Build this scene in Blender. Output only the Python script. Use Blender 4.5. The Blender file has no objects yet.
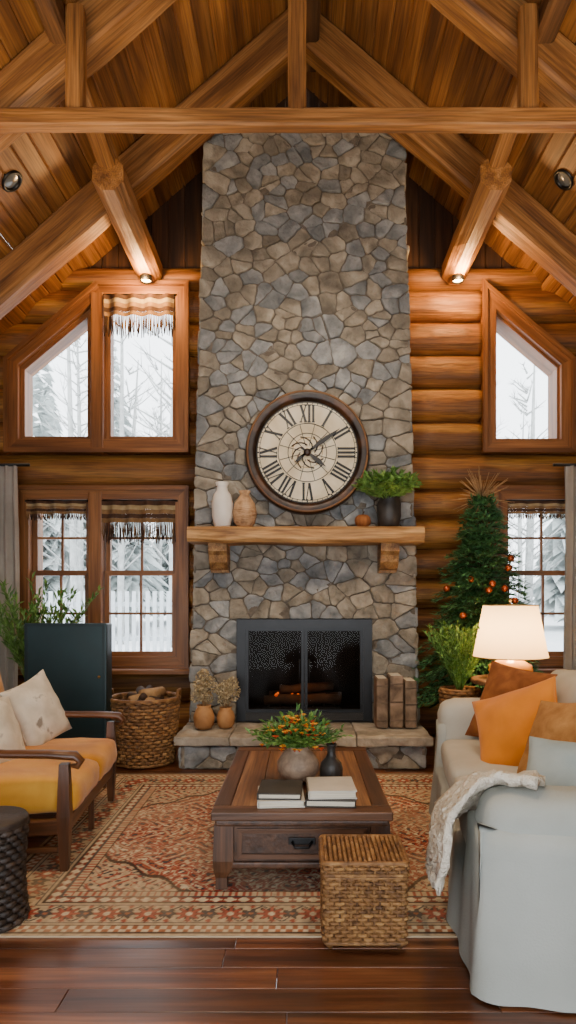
import bpy, math, random
from mathutils import Vector, Matrix, noise
R=random.Random(11)
def lin(h):
    h=h.lstrip('#'); o=[]
    for i in (0,2,4):
        c=int(h[i:i+2],16)/255
        o.append(c/12.92 if c<=.04045 else ((c+.055)/1.055)**2.4)
    return (o[0],o[1],o[2],1)
# ---------------------------------------------------------------- materials
def gm(name,cols,scale=6,stretch=(1,1,1),rough=.6,bump=.2,bscale=30,bstretch=None,metal=0,detail=5,dist=.3,pos=None,emit=0,bdist=.01,sheen=0,spec=.5,coat=0,trans=0,grain=0):
    m=bpy.data.materials.new(name); m.use_nodes=True; nt=m.node_tree; N=nt.nodes; L=nt.links
    b=N['Principled BSDF']
    at=N.new('ShaderNodeAttribute'); at.attribute_name='lc'
    mp=N.new('ShaderNodeMapping'); mp.inputs['Scale'].default_value=stretch
    L.new(at.outputs['Vector'],mp.inputs['Vector'])
    nz=N.new('ShaderNodeTexNoise'); nz.inputs['Scale'].default_value=scale; nz.inputs['Detail'].default_value=detail; nz.inputs['Distortion'].default_value=dist
    L.new(mp.outputs[0],nz.inputs['Vector'])
    rp=N.new('ShaderNodeValToRGB'); n=len(cols)
    if pos is None: pos=[.3+.4*i/max(1,n-1) for i in range(n)]
    el=rp.color_ramp.elements
    while len(el)<n: el.new(.5)
    while len(el)>n: el.remove(el[-1])
    for i in range(n):
        el[i].position=pos[i]; el[i].color=lin(cols[i])
    L.new(nz.outputs['Fac'],rp.inputs[0])
    ti=N.new('ShaderNodeAttribute'); ti.attribute_name='tint'
    hs=N.new('ShaderNodeHueSaturation')
    L.new(rp.outputs[0],hs.inputs['Color'])
    val=ti.outputs['Fac']; hgt=None
    if grain:
        mg=N.new('ShaderNodeMapping'); mg.inputs['Scale'].default_value=(1.2,42,42)
        L.new(at.outputs['Vector'],mg.inputs['Vector'])
        ng=N.new('ShaderNodeTexNoise'); ng.inputs['Scale'].default_value=2.2; ng.inputs['Detail'].default_value=3
        L.new(mg.outputs[0],ng.inputs['Vector'])
        mr=N.new('ShaderNodeMapRange'); mr.inputs['From Min'].default_value=.3; mr.inputs['From Max'].default_value=.62
        mr.inputs['To Min'].default_value=1-grain; mr.inputs['To Max'].default_value=1.08
        L.new(ng.outputs['Fac'],mr.inputs['Value'])
        mu=N.new('ShaderNodeMath'); mu.operation='MULTIPLY'; L.new(val,mu.inputs[0]); L.new(mr.outputs[0],mu.inputs[1]); val=mu.outputs[0]
    L.new(val,hs.inputs['Value'])
    L.new(hs.outputs[0],b.inputs['Base Color'])
    b.inputs['Roughness'].default_value=rough; b.inputs['Metallic'].default_value=metal
    b.inputs['Specular IOR Level'].default_value=spec
    b.inputs['Coat Weight'].default_value=coat; b.inputs['Coat Roughness'].default_value=.15
    b.inputs['Sheen Weight'].default_value=sheen
    b.inputs['Transmission Weight'].default_value=trans
    if emit:
        L.new(hs.outputs[0],b.inputs['Emission Color']); b.inputs['Emission Strength'].default_value=emit
    if bump:
        mp2=N.new('ShaderNodeMapping'); mp2.inputs['Scale'].default_value=bstretch or stretch
        L.new(at.outputs['Vector'],mp2.inputs['Vector'])
        n2=N.new('ShaderNodeTexNoise'); n2.inputs['Scale'].default_value=bscale; n2.inputs['Detail'].default_value=4
        L.new(mp2.outputs[0],n2.inputs['Vector'])
        bp=N.new('ShaderNodeBump'); bp.inputs['Strength'].default_value=bump; bp.inputs['Distance'].default_value=bdist
        L.new(n2.outputs['Fac'],bp.inputs['Height']); L.new(bp.outputs[0],b.inputs['Normal'])
    return m
W=(.55,7,7)
m_beam=gm('beam_wood',['#6c4320','#996632','#b8834a'],1.7,W,.6,.6,5,dist=.5,bdist=.015,grain=.5)
m_beamd=gm('beam_wood_dark',['#3a2412','#5b3b1f','#7a522d'],1.7,W,.6,.6,5,dist=.5,bdist=.015,grain=.5)
m_ceil=gm('ceiling_wood',['#643d1b','#8f5c2b','#ad783f'],1.6,W,.55,.3,5,dist=.6,grain=.45)
m_log=gm('log_wood',['#613915','#955e27','#bd8538'],1.5,(.5,5,5),.6,.8,4,dist=.7,bdist=.02,grain=.5)
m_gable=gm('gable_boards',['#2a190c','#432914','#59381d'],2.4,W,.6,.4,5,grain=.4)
m_trim=gm('window_wood',['#623a1c','#865429','#a06a3a'],1.7,W,.45,.2,6,grain=.35)
m_floor=gm('floor_wood',['#3c2010','#653920','#8a5837'],1.8,W,.3,.12,6,coat=.15,dist=.5,grain=.35)
m_tabletop=gm('table_wood',['#5a3921','#805837','#9c724d'],2.2,W,.45,.3,6,dist=.6,grain=.45)
m_tabledark=gm('table_wood_dark',['#332011','#4c301d','#63422b'],2.2,W,.45,.3,6,grain=.35)
m_mantel=gm('mantel_wood',['#7d5229','#b07f46','#d0a064'],2.0,(.7,6,6),.6,.7,4,dist=1.2,bdist=.02,grain=.4)
m_chairwood=gm('walnut_wood',['#36200f','#56321a','#704626'],3,W,.35,.15,8)
m_stone=gm('field_stone',['#655d50','#8c8271','#b0a592'],6,(1,1,1),.88,1,20,dist=.5,bdist=.02,detail=9)
m_stone2=gm('grey_stone',['#5b5e5e','#818280','#a5a49f'],6,(1,1,1),.88,1,20,dist=.5,bdist=.02,detail=9)
m_mortar=gm('mortar',['#544b40','#73685a'],20,(1,1,1),.95,.8,50)
m_slab=gm('hearth_slab_stone',['#756d60','#9b9182','#bbb09e'],6,(1,1,1),.88,1,20,dist=.5,bdist=.02,detail=9)
m_black=gm('black_metal',['#0b0b0c','#141416'],10,rough=.4,bump=.05,metal=.3)
m_soot=gm('sooty_brick',['#0d0b0a','#1f1a17'],8,rough=.95,bump=.1,bscale=10)
m_cab=gm('dark_teal_lacquer',['#15292d','#20383c'],2,rough=.4,bump=.03)
m_mustard=gm('mustard_fabric',['#b47412','#cf8e22','#de a236'.replace(' ','')],4,rough=.85,bump=.3,bscale=220,bdist=.003,sheen=.2)
m_orange=gm('orange_fabric',['#c87200','#e68a0e'],4,rough=.85,bump=.3,bscale=220,bdist=.003,sheen=.2)
m_rust=gm('rust_fabric',['#7a421b','#9d5f2b'],14,rough=.9,bump=.5,bscale=120,bdist=.004)
m_tan=gm('tan_fabric',['#94642f','#bd8a4e'],14,rough=.9,bump=.5,bscale=120,bdist=.004)
m_sofa=gm('linen_slipcover',['#b5b0a2','#c9c5b8'],3,rough=.95,bump=.35,bscale=160,bdist=.004)
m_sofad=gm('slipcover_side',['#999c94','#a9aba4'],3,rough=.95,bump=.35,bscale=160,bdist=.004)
m_bluep=gm('pale_blue_fabric',['#8d9c9f','#a8b5b7'],5,rough=.9,bump=.4,bscale=160,bdist=.003)
m_wpil=gm('patterned_linen',['#c6bda9','#dfd8c7','#8f8679'],9,rough=.9,bump=.3,bscale=160,bdist=.003,pos=[.3,.6,.68])
m_throw=gm('cream_knit',['#c9beaa','#e2d9c8'],30,rough=.95,bump=1,bscale=70,bdist=.02)
m_wick=gm('wicker',['#4b2f18','#80582f','#a67c49'],18,rough=.65,bump=.4,bscale=60)
m_wickd=gm('dark_wicker',['#1b1410','#3a2c22'],18,rough=.6,bump=.4,bscale=60)
m_leaf=gm('green_leaf',['#36591f','#5d8436','#83a551'],8,rough=.5,bump=0)
m_leafd=gm('dark_leaf',['#27482a','#44703a','#66904c'],8,rough=.5,bump=0)
m_needle=gm('fir_needle',['#23442a','#40703c','#62925a'],6,rough=.6,bump=0)
m_bark=gm('bark',['#2c1d12','#4a3422'],12,rough=.9,bump=.5)
m_twig=gm('pale_twig',['#8b6a44','#b89262'],12,rough=.8,bump=.2)
m_vwhite=gm('white_ceramic',['#d6cec2','#ece6db'],5,rough=.55,bump=.15,bscale=30)
m_vtan=gm('terracotta_glaze',['#8b6747','#b99168','#c9a47c'],22,rough=.7,bump=.5,bscale=40)
m_vdark=gm('dark_ceramic',['#1f1d1b','#3a3530'],10,rough=.5,bump=.3)
m_clay=gm('clay_pot',['#8f6035','#b5834f'],10,rough=.7,bump=.3)
m_vgrey=gm('speckled_pot',['#7b6552','#a48a72'],26,rough=.6,bump=.3)
m_dry=gm('dried_flower',['#a08a62','#d0bd95'],20,rough=.9,bump=0)
m_fl1=gm('orange_petal',['#dd8418','#f5bd33'],20,rough=.7,bump=0)
m_fl2=gm('red_petal',['#a3300f','#d0541f'],20,rough=.7,bump=0)
m_bulb_orn=gm('copper_ornament',['#8f3a16','#b35725'],5,rough=.25,bump=0,metal=.5)
m_clockf=gm('clock_rim',['#130c08','#2a1a10','#543219'],5,rough=.4,bump=.4,metal=.2)
m_face=gm('clock_paper',['#ccb892','#e2d2b0','#eee2c6'],5,rough=.7,bump=.1)
m_ink=gm('black_ink',['#0c0a08','#171310'],5,rough=.5,bump=0)
m_brass=gm('aged_gilt',['#8c6d3c','#b18e54'],12,rough=.4,bump=.2,metal=.6)
m_curt=gm('grey_curtain',['#968d80','#b0a698'],4,(1,1,1),.95,.3,150,bdist=.003)
m_page=gm('paper_pages',['#cfc4ad','#e4dbc6'],4,(1,1,60),.9,.2,10)
m_bk1=gm('book_cover_dark',['#2a2724','#45403a'],6,rough=.6,bump=.1)
m_bk2=gm('book_cover_pale',['#b9b4a9','#d2cdc2'],6,rough=.6,bump=.1)
m_oldbk=gm('old_leather',['#4a3a2e','#75604b','#917862'],10,rough=.8,bump=.6,bscale=25)
m_amber=gm('amber_glass_base',['#c17a25','#e0a044'],5,rough=.25,bump=.05)
m_snow=gm('snow',['#e6eaee','#f5f7f9'],.5,rough=.9,bump=.1,bscale=3)
m_frosthaze=gm('frosted_hazy_fir',['#b3bbb9','#d3d8d6'],3,rough=.95,bump=0)  # frosty grey, lightened further so the colour carries the outdoor haze
m_btrunk=gm('hazed_winter_bark',['#a3a4a1','#c2c3c0'],5,rough=.95,bump=0)  # bark tone paled to paint in haze over the distant trunks
m_house=gm('house_siding',['#b4babd','#cbd0d3'],5,rough=.9,bump=0)
m_roofh=gm('house_roof',['#7d858c','#969fa6'],5,rough=.9,bump=0)
m_vstripe=[gm('valance_tan',['#6b4f2f','#8a6840'],20,rough=.9,bump=.3),gm('valance_brown',['#352010','#4e301b'],20,rough=.9,bump=.3),gm('valance_cream',['#8d7852','#a8936c'],20,rough=.9,bump=.3)]
m_ember=gm('ember',['#a02a05','#ff7a1a'],20,rough=.9,bump=0,emit=1.2)
m_lamp_on=gm('lamp_lens',['#ffc070','#ffd89a'],5,rough=.4,bump=0,emit=30)
m_spotoff=gm('spot_lens',['#3a3f42','#6a7074'],5,rough=.2,bump=0)
m_shade=bpy.data.materials.new('linen_shade'); m_shade.use_nodes=True
nt=m_shade.node_tree; nt.nodes.remove(nt.nodes['Principled BSDF']); out=nt.nodes['Material Output']
d_=nt.nodes.new('ShaderNodeBsdfDiffuse'); d_.inputs[0].default_value=lin('#f0dfc2')
t_=nt.nodes.new('ShaderNodeBsdfTranslucent'); t_.inputs[0].default_value=lin('#f6dcb0')
x_=nt.nodes.new('ShaderNodeMixShader'); x_.inputs[0].default_value=.5
nt.links.new(d_.outputs[0],x_.inputs[1]); nt.links.new(t_.outputs[0],x_.inputs[2]); nt.links.new(x_.outputs[0],out.inputs[0])
def glassmat(name,col,g,rough):
    m=bpy.data.materials.new(name); m.use_nodes=True
    nt=m.node_tree; nt.nodes.remove(nt.nodes['Principled BSDF']); out=nt.nodes['Material Output']
    a_=nt.nodes.new('ShaderNodeBsdfTransparent'); a_.inputs[0].default_value=col
    g_=nt.nodes.new('ShaderNodeBsdfGlossy'); g_.inputs['Roughness'].default_value=rough
    x_=nt.nodes.new('ShaderNodeMixShader'); x_.inputs[0].default_value=g
    nt.links.new(a_.outputs[0],x_.inputs[1]); nt.links.new(g_.outputs[0],x_.inputs[2]); nt.links.new(x_.outputs[0],out.inputs[0])
    return m
m_glass=glassmat('window_glass',(.97,.98,.98,1),.03,.02)
m_fglass=glassmat('smoked_glass',(.7,.66,.62,1),.006,.05)
m_rug=bpy.data.materials.new('woven_rug'); m_rug.use_nodes=True
nt=m_rug.node_tree; b=nt.nodes['Principled BSDF']; b.inputs['Roughness'].default_value=1; b.inputs['Specular IOR Level'].default_value=.1
a_=nt.nodes.new('ShaderNodeAttribute'); a_.attribute_name='col'; nt.links.new(a_.outputs['Color'],b.inputs['Base Color'])
nz=nt.nodes.new('ShaderNodeTexNoise'); nz.inputs['Scale'].default_value=180
tc=nt.nodes.new('ShaderNodeTexCoord'); nt.links.new(tc.outputs['Object'],nz.inputs['Vector'])
bp=nt.nodes.new('ShaderNodeBump'); bp.inputs['Strength'].default_value=.5; bp.inputs['Distance'].default_value=.005
nt.links.new(nz.outputs['Fac'],bp.inputs['Height']); nt.links.new(bp.outputs[0],b.inputs['Normal'])

# ---------------------------------------------------------------- mesh builder
class MB:
    def __init__(s,name):
        s.name=name; s.V=[];s.F=[];s.FM=[];s.FS=[];s.LC=[];s.T=[];s.mats=[]
    def add(s,verts,faces,mat,smooth=False,lc=None,tint=None,M=None,swz=None):
        off=len(s.V)
        verts=[Vector(v) for v in verts]
        if lc is None: lc=verts
        ro=Vector((R.uniform(0,50),R.uniform(0,50),R.uniform(0,50)))
        if swz: lc=[Vector((l[swz[0]],l[swz[1]],l[swz[2]])) for l in lc]
        s.LC+= [Vector(l)+ro for l in lc]
        if M is not None: verts=[M@v for v in verts]
        s.V+=verts
        s.F+=[tuple(i+off for i in f) for f in faces]
        if mat not in s.mats: s.mats.append(mat)
        mi=s.mats.index(mat)
        s.FM+=[mi]*len(faces); s.FS+=[smooth]*len(faces)
        s.T+=[tint if tint is not None else 1.0]*len(verts)
    def build(s,loc=(0,0,0),rotz=0,parent=None):
        me=bpy.data.meshes.new(s.name); me.from_pydata([tuple(v) for v in s.V],[],s.F)
        for m in s.mats: me.materials.append(m)
        me.polygons.foreach_set('material_index',s.FM); me.polygons.foreach_set('use_smooth',s.FS)
        a=me.attributes.new('lc','FLOAT_VECTOR','POINT'); a.data.foreach_set('vector',[c for v in s.LC for c in v])
        a=me.attributes.new('tint','FLOAT','POINT'); a.data.foreach_set('value',s.T)
        me.update()
        import bmesh
        bm=bmesh.new(); bm.from_mesh(me); bmesh.ops.recalc_face_normals(bm,faces=bm.faces); bm.to_mesh(me); bm.free()
        o=bpy.data.objects.new(s.name,me); bpy.context.scene.collection.objects.link(o)
        o.location=loc; o.rotation_euler=(0,0,rotz)
        if parent: o.parent=parent
        return o
def T(x,y,z): return Matrix.Translation((x,y,z))
def RX(a): return Matrix.Rotation(math.radians(a),4,'X')
def RY(a): return Matrix.Rotation(math.radians(a),4,'Y')
def RZ(a): return Matrix.Rotation(math.radians(a),4,'Z')
def loft(mb,rings,mat,smooth=True,caps=True,closed=True,ringloop=False,**k):
    n=len(rings[0]); V=[v for r in rings for v in r]; F=[]
    m=len(rings); rr=m if ringloop else m-1
    for i in range(rr):
        j2=(i+1)%m
        for j in range(n if closed else n-1):
            q=(j+1)%n
            F.append((i*n+j,i*n+q,j2*n+q,j2*n+j))
    if caps and not ringloop and closed:
        F.append(tuple(range(n))); F.append(tuple((m-1)*n+j for j in range(n)))
    mb.add(V,F,mat,smooth,**k)
def frame(p0,p1,up):
    p0=Vector(p0);p1=Vector(p1); X=(p1-p0).normalized(); up=Vector(up)
    Y=up.cross(X)
    if Y.length<1e-4: Y=Vector((0,1,0)).cross(X)
    Y.normalize(); Z=X.cross(Y)
    M=Matrix(((X.x,Y.x,Z.x,p0.x),(X.y,Y.y,Z.y,p0.y),(X.z,Y.z,Z.z,p0.z),(0,0,0,1)))
    return M,(p1-p0).length
def beam(mb,p0,p1,w,h,mat,up=(0,0,1),ch=.02,seg=8,jit=.004,tint=None):
    M,Ln=frame(p0,p1,up); rings=[]
    a=w/2;b=h/2;c=ch
    for i in range(seg+1):
        x=Ln*i/seg
        base=[(-a+c,-b),(a-c,-b),(a,-b+c),(a,b-c),(a-c,b),(-a+c,b),(-a,b-c),(-a,-b+c)]
        rings.append([(x,y+R.uniform(-jit,jit),z+R.uniform(-jit,jit)) for y,z in base])
    loft(mb,rings,mat,False,M=M,tint=tint if tint else R.uniform(.85,1.12))
def box(mb,c,size,mat,r=.006,M=None,tint=None,bulge=0,n=1,smooth=False,wr=0):
    h=[s/2 for s in size]; r=min(r,min(h)*.98)
    ax=[]
    for a in range(3):
        H=h[a]; L_=[-H,-H+r*.35,-H+r] if smooth else [-H,-H+r]
        inner=[(-H+r)+(2*(H-r))*i/n for i in range(1,n)]
        L_=L_+inner+[-q for q in reversed(L_[:3])]
        ax.append(L_)
    V=[];F=[];idx={}
    def vid(p):
        key=tuple(round(q,5) for q in p)
        if key in idx: return idx[key]
        cl=[max(-(h[a]-r),min(h[a]-r,p[a])) for a in range(3)]
        d=Vector([p[a]-cl[a] for a in range(3)])
        if d.length>1e-9: d=d.normalized()*r
        q=Vector(cl)+d
        if bulge:
            u=[q[a]/h[a] for a in range(3)]
            am=min(range(3),key=lambda a:size[a]); o=[a for a in range(3) if a!=am]
            q[am]*=1+bulge*(1-u[o[0]]**2)*(1-u[o[1]]**2)
        if wr: 
            q=q+noise.noise_vector(q*9+Vector((c[0]*7,c[1]*7,c[2])))*wr
        idx[key]=len(V); V.append(q); return idx[key]
    for a in range(3):
        o1,o2=[(1,2),(0,2),(0,1)][a]
        for sg in (-h[a],h[a]):
            A=ax[o1];B=ax[o2]
            for i in range(len(A)-1):
                for j in range(len(B)-1):
                    f=[]
                    for (s,t) in ((A[i],B[j]),(A[i+1],B[j]),(A[i+1],B[j+1]),(A[i],B[j+1])):
                        p=[0,0,0];p[a]=sg;p[o1]=s;p[o2]=t; f.append(vid(p))
                    F.append(tuple(f))
    lo=max(range(3),key=lambda a:size[a]); swz=[lo]+[a for a in range(3) if a!=lo]
    MM=(M if M is not None else Matrix())@T(*c)
    mb.add(V,F,mat,smooth,M=MM,tint=tint if tint else R.uniform(.92,1.08),swz=swz)
def lathe(mb,prof,mat,M=None,n=32,smooth=True,tint=None,caps=True):
    rings=[[(r*math.cos(2*math.pi*i/n),r*math.sin(2*math.pi*i/n),z) for i in range(n)] for r,z in prof]
    loft(mb,rings,mat,smooth,caps=caps,M=M,tint=tint)
def tube(mb,pts,rad,mat,n=6,sy=1,loop=False,tint=None,M=None,caps=True,smooth=True):
    pts=[Vector(p) for p in pts]; m=len(pts); rings=[];lc=[]; s=0
    if not hasattr(rad,'__len__'): rad=[rad]*m
    up=Vector((0,0,1)); d0=(pts[1]-pts[0]).normalized()
    if abs(d0.z)>.95: up=Vector((1,0,0))
    Y=up.cross(d0).normalized()
    for i in range(m):
        if loop: d=(pts[(i+1)%m]-pts[i-1]).normalized()
        else: d=(pts[min(i+1,m-1)]-pts[max(i-1,0)]).normalized()
        Y=(Y-d*Y.dot(d)).normalized(); Z=d.cross(Y)
        if i: s+=(pts[i]-pts[i-1]).length
        rings.append([pts[i]+(Y*math.cos(2*math.pi*k/n)+Z*math.sin(2*math.pi*k/n)*sy)*rad[i] for k in range(n)])
        lc+=[Vector((s,math.cos(2*math.pi*k/n)*rad[i],math.sin(2*math.pi*k/n)*rad[i])) for k in range(n)]
    loft(mb,rings,mat,smooth,caps=caps,ringloop=loop,lc=lc,tint=tint,M=M)
def leaf(mb,p,d,ln,wd,mat,fold=.25,tint=None,M=None):
    d=Vector(d).normalized(); p=Vector(p)
    s=d.cross(Vector((R.uniform(-.5,.5),R.uniform(-.5,.5),1)))
    if s.length<.01: s=Vector((1,0,0))
    s.normalize(); u=s.cross(d)
    mb.add([p,p+d*ln*.45+s*wd/2+u*fold*wd,p+d*ln,p+d*ln*.45-s*wd/2+u*fold*wd],[(0,1,2),(0,2,3)],mat,False,tint=tint or R.uniform(.7,1.3),M=M)
def ball(mb,c,r,mat,n=12,sq=1,tint=None,smooth=True):
    rings=[]
    for i in range(1,n//2+1):
        a=math.pi*(i-.5)/(n//2)
        rings.append([(r*math.sin(a)*math.cos(2*math.pi*k/n),r*math.sin(a)*math.sin(2*math.pi*k/n),-r*sq*math.cos(a)) for k in range(n)])
    loft(mb,rings,mat,smooth,M=T(*c),tint=tint)
def pillow(name,w,h,t,mat,M,piping=None):
    mb=MB(name); n=22; V=[];F=[]
    for sg in (1,-1):
        off=len(V)
        for i in range(n+1):
            for j in range(n+1):
                u=math.sin(math.pi/2*(2*i/n-1)); v=math.sin(math.pi/2*(2*j/n-1))
                x=w/2*u*(1-.09*(1-v*v)); y=h/2*v*(1-.09*(1-u*u))
                z=sg*t/2*(max(0,(1-u*u)*(1-v*v)))**.42
                nn=noise.noise(Vector((x*9+w*5,y*9,sg*3)))*.026*(1-u**8)*(1-v**8)
                nn+=.006*math.sin(14*math.atan2(v,u)+sg)*(u*u*v*v)**.3*(1-u**8)*(1-v**8)
                V.append((x,y,z+nn))
        for i in range(n):
            for j in range(n):
                a=off+i*(n+1)+j; F.append((a,a+1,a+n+2,a+n+1))
    mb.add(V,F,mat,True,M=M)
    pts=[]
    for k in range(80):
        q=k/20; s=int(q); f=2*(q-s)-1
        u,v=[(f,-1),(1,f),(-f,1),(-1,-f)][s]
        pts.append((w/2*u*(1-.09*(1-v*v)),h/2*v*(1-.09*(1-u*u)),0))
    tube(mb,pts,.005,piping or mat,n=5,loop=True,M=M)
    return mb.build()
def wicker(mb,path,z0,z1,prof,mat,rows,rad=.009,amp=.006,stakes=24,n=96,M=None):
    for r in range(rows):
        f=(r+.5)/rows; z=z0+(z1-z0)*f; s=prof(f); pts=[]
        for k in range(n):
            t=k/n; x,y=path(t); l=math.hypot(x,y)
            o=amp*math.sin(2*math.pi*t*stakes/2+ (math.pi if r%2 else 0))
            pts.append((x*s*(1+o/l),y*s*(1+o/l),z))
        rr=(z1-z0)/rows*.54
        tube(mb,pts,rr,mat,n=5,loop=True,tint=R.uniform(.75,1.25),M=M)
    for k in range(stakes):
        t=(k+.5)/stakes; x,y=path(t)
        tube(mb,[(x*prof(f),y*prof(f),z0+(z1-z0)*f) for f in (0,.25,.5,.75,1)],rad*.8,mat,n=5,M=M,tint=.8)
    pts=[(path(k/n)[0]*prof(1),path(k/n)[1]*prof(1),z1) for k in range(n)]
    tube(mb,pts,rad*1.6,mat,n=6,loop=True,M=M)
    pts=[(path(k/n)[0]*prof(0),path(k/n)[1]*prof(0),z0+rad) for k in range(n)]
    tube(mb,pts,rad*1.3,mat,n=6,loop=True,M=M)
def circ(r): return lambda t:(r*math.cos(2*math.pi*t),r*math.sin(2*math.pi*t))
def rsq(a,b,r=.02):
    def f(t):
        per=4*(a+b); s=(t%1)*per
        if s<2*a: x,y=-a+s,-b
        elif s<2*a+2*b: x,y=a,-b+(s-2*a)
        elif s<4*a+2*b: x,y=a-(s-2*a-2*b),b
        else: x,y=-a,b-(s-4*a-2*b)
        cx=max(-a+r,min(a-r,x)); cy=max(-b+r,min(b-r,y)); dx=x-cx;dy=y-cy; l=math.hypot(dx,dy)
        return (cx+dx/l*r,cy+dy/l*r)
    return f
def stem_bush(mb,base,nst,ln,spread,mat,leaf_l,leaf_w,per=12,droop=.3,stemmat=None,rz=1.0,f0=.25):
    base=Vector(base)
    for i in range(nst):
        a=R.uniform(0,2*math.pi); sp=spread*math.sqrt(R.random()); L_=ln*R.uniform(.6,1)
        d=Vector((math.cos(a)*sp,math.sin(a)*sp,rz)).normalized()
        pts=[base+d*L_*f+Vector((math.cos(a),math.sin(a),0))*sp*droop*L_*f*f-Vector((0,0,1))*droop*sp*L_*f*f*.6 for f in (0,.25,.5,.75,1)]
        tube(mb,pts,[.004,.0035,.003,.002,.001],stemmat or mat,n=4)
        for k in range(per):
            f=R.uniform(f0,1)*4; q=min(3,int(f)); p=pts[q].lerp(pts[q+1],f-q)
            dd=(pts[q+1]-pts[q]).normalized()+Vector((R.uniform(-1,1),R.uniform(-1,1),R.uniform(-.6,.8)))*.9
            leaf(mb,p,dd,leaf_l*R.uniform(.6,1.2),leaf_w*R.uniform(.7,1.2),mat)

AP=6.25; SL=.87; YB=6.1
XW=3.4
def zc(x): return AP-SL*abs(x)
ang=math.atan(SL); cosA=math.cos(ang); sinA=math.sin(ang)
# ---------------------------------------------------------------- floor
mb=MB('floor'); y=-1.2
while y<6.35:
    w=.125; x=-3.6+R.uniform(-1.2,0)
    while x<3.6:
        l=R.uniform(1.1,2.2); a=max(x,-3.6); b_=min(x+l,3.6)
        if b_>a: box(mb,((a+b_)/2,y+w/2,-.02),(b_-a-.002,w-.002,.04),m_floor,r=.002,tint=R.uniform(.7,1.25))
        x+=l
    y+=w
mb.build()
# ---------------------------------------------------------------- ceiling
for side,sg in (('left',-1),('right',1)):
    mb=MB('ceiling_'+side); s=0; L_=XW/cosA+.2; pw=.15
    while s<L_:
        c=s+pw/2; x=sg*c*cosA; z=AP-c*sinA; nrm=Vector((sg*sinA,0,cosA))
        p=Vector((x,0,z))+nrm*.02
        beam(mb,(p.x,-1.2,p.z),(p.x,YB+.5,p.z),pw-.001,.04,m_ceil,up=nrm,ch=.011,seg=1,jit=0,tint=R.uniform(.7,1.25))
        s+=pw
    mb.build()
def rafter(name,y,wy,drop,mat,xe=XW+.0):
    mb=MB(name); t=drop*cosA
    for sg in (-1,1):
        nrm=Vector((sg*sinA,0,cosA)); 
        p0=Vector((sg*.0,y,AP))-nrm*(t/2+.005); p1=Vector((sg*xe,y,zc(xe)))-nrm*(t/2+.005)
        beam(mb,p0,p1,wy,t,mat,up=nrm,ch=.025,seg=14,jit=.006,tint=1.0)
    return mb
rafter('rafter_pair',5.40,.2,.38,m_beam).build()
mb=rafter('roof_truss',4.14,.22,.34,m_beam)
TZ=4.215
beam(mb,(-2.32,3.95,TZ),(2.32,3.95,TZ),.09,.105,m_beam,ch=.01,seg=16,tint=1.05)
beam(mb,(-.03,3.95,TZ+.04),(-.03,3.95,5.95),.11,.08,m_beam,up=(0,1,0),tint=1)
for sg in (-1,1):
    beam(mb,(sg*1.38,3.97,TZ+.04),(sg*1.38,3.97,4.9),.11,.1,m_beam,up=(0,1,0),seg=3)
mb.build()
for y in (2.75,1.35,-.05): rafter('rafter_pair',y,.2,.34,m_beam).build()
mb=MB('ridge_beam'); beam(mb,(0.07,-1.2,5.98),(0.07,5.6,5.98),.14,.26,m_beamd,seg=12); mb.build()
for sg in (-1,1):
    mb=MB('purlin')
    X0=sg*1.42
    beam(mb,(X0,4.75,4.42),(X0,6.08,4.37),.23,.25,m_beam,ch=.07,seg=8,tint=1.1)
    beam(mb,(X0,4.85,4.5),(sg*1.5,4.14,4.84),.13,.15,m_beam,ch=.02,seg=5,tint=1)
    beam(mb,(sg*1.5,4.2,4.82),(sg*1.5,2.75,4.86),.13,.15,m_beamd,ch=.02,seg=6,tint=1.1)
    mb.build()
for x,y in ((-2.14,4.79),(2.0,4.96),(-2.0,3.4),(2.0,3.4)):
    mb=MB('recessed_spotlight'); sg=1 if x>0 else -1
    M=T(x,y,zc(x))@Matrix.Rotation(sg*ang,4,'Y')@RX(180)
    lathe(mb,[(.085,-.01),(.085,.012),(.07,.018),(.06,.006),(.058,-.004)],m_black,M,24,caps=False)
    lathe(mb,[(.058,.0),(.03,.006),(.001,.008)],m_spotoff,M,24,caps=False)
    mb.build()
# ---------------------------------------------------------------- log wall
def left_slant(z): return -2.76 if z<3.55 else min(-1.91,-2.76+(z-3.55)*(.85/.705))
def right_slant(z): return 2.53 if z<3.55 else max(1.70,2.53-(z-3.55)*(.83/.705))
rows=[(0,.33),(.33,.66)]+[(.66+i*.2817,.66+(i+1)*.2817) for i in range(6)]+[(2.35,2.69)]+[(2.69+i*.313,2.69+(i+1)*.313) for i in range(5)]+[(4.255,4.46)]
mb=MB('wall_back')
def log(mb,xa,xb,z0,z1):
    zcn=(z0+z1)/2; rz=(z1-z0)/2*1.05; ry=.165; rings=[]; n=24; lc=[]; seg=16
    ph=R.uniform(0,9)
    for i in range(seg+1):
        ring=[]
        for k in range(n):
            a=2*math.pi*k/n
            w=1+.07*noise.noise(Vector((i*.5+ph,math.cos(a)*1.5,math.sin(a)*1.5)))
            zz=zcn+rz*math.sin(a)*(1 if abs(math.sin(a))>.9 else w); yy=YB+.16+ry*math.cos(a)*w
            xA=xa(zz) if callable(xa) else xa; xB=xb(zz) if callable(xb) else xb
            xx=xA+(xB-xA)*i/seg
            ring.append((xx,yy,zz)); lc.append(Vector((xx,yy,zz)))
        rings.append(ring)
    loft(mb,rings,m_log,True,lc=lc,tint=R.uniform(.7,1.15))
CHL,CHR=-.9,.9
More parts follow.
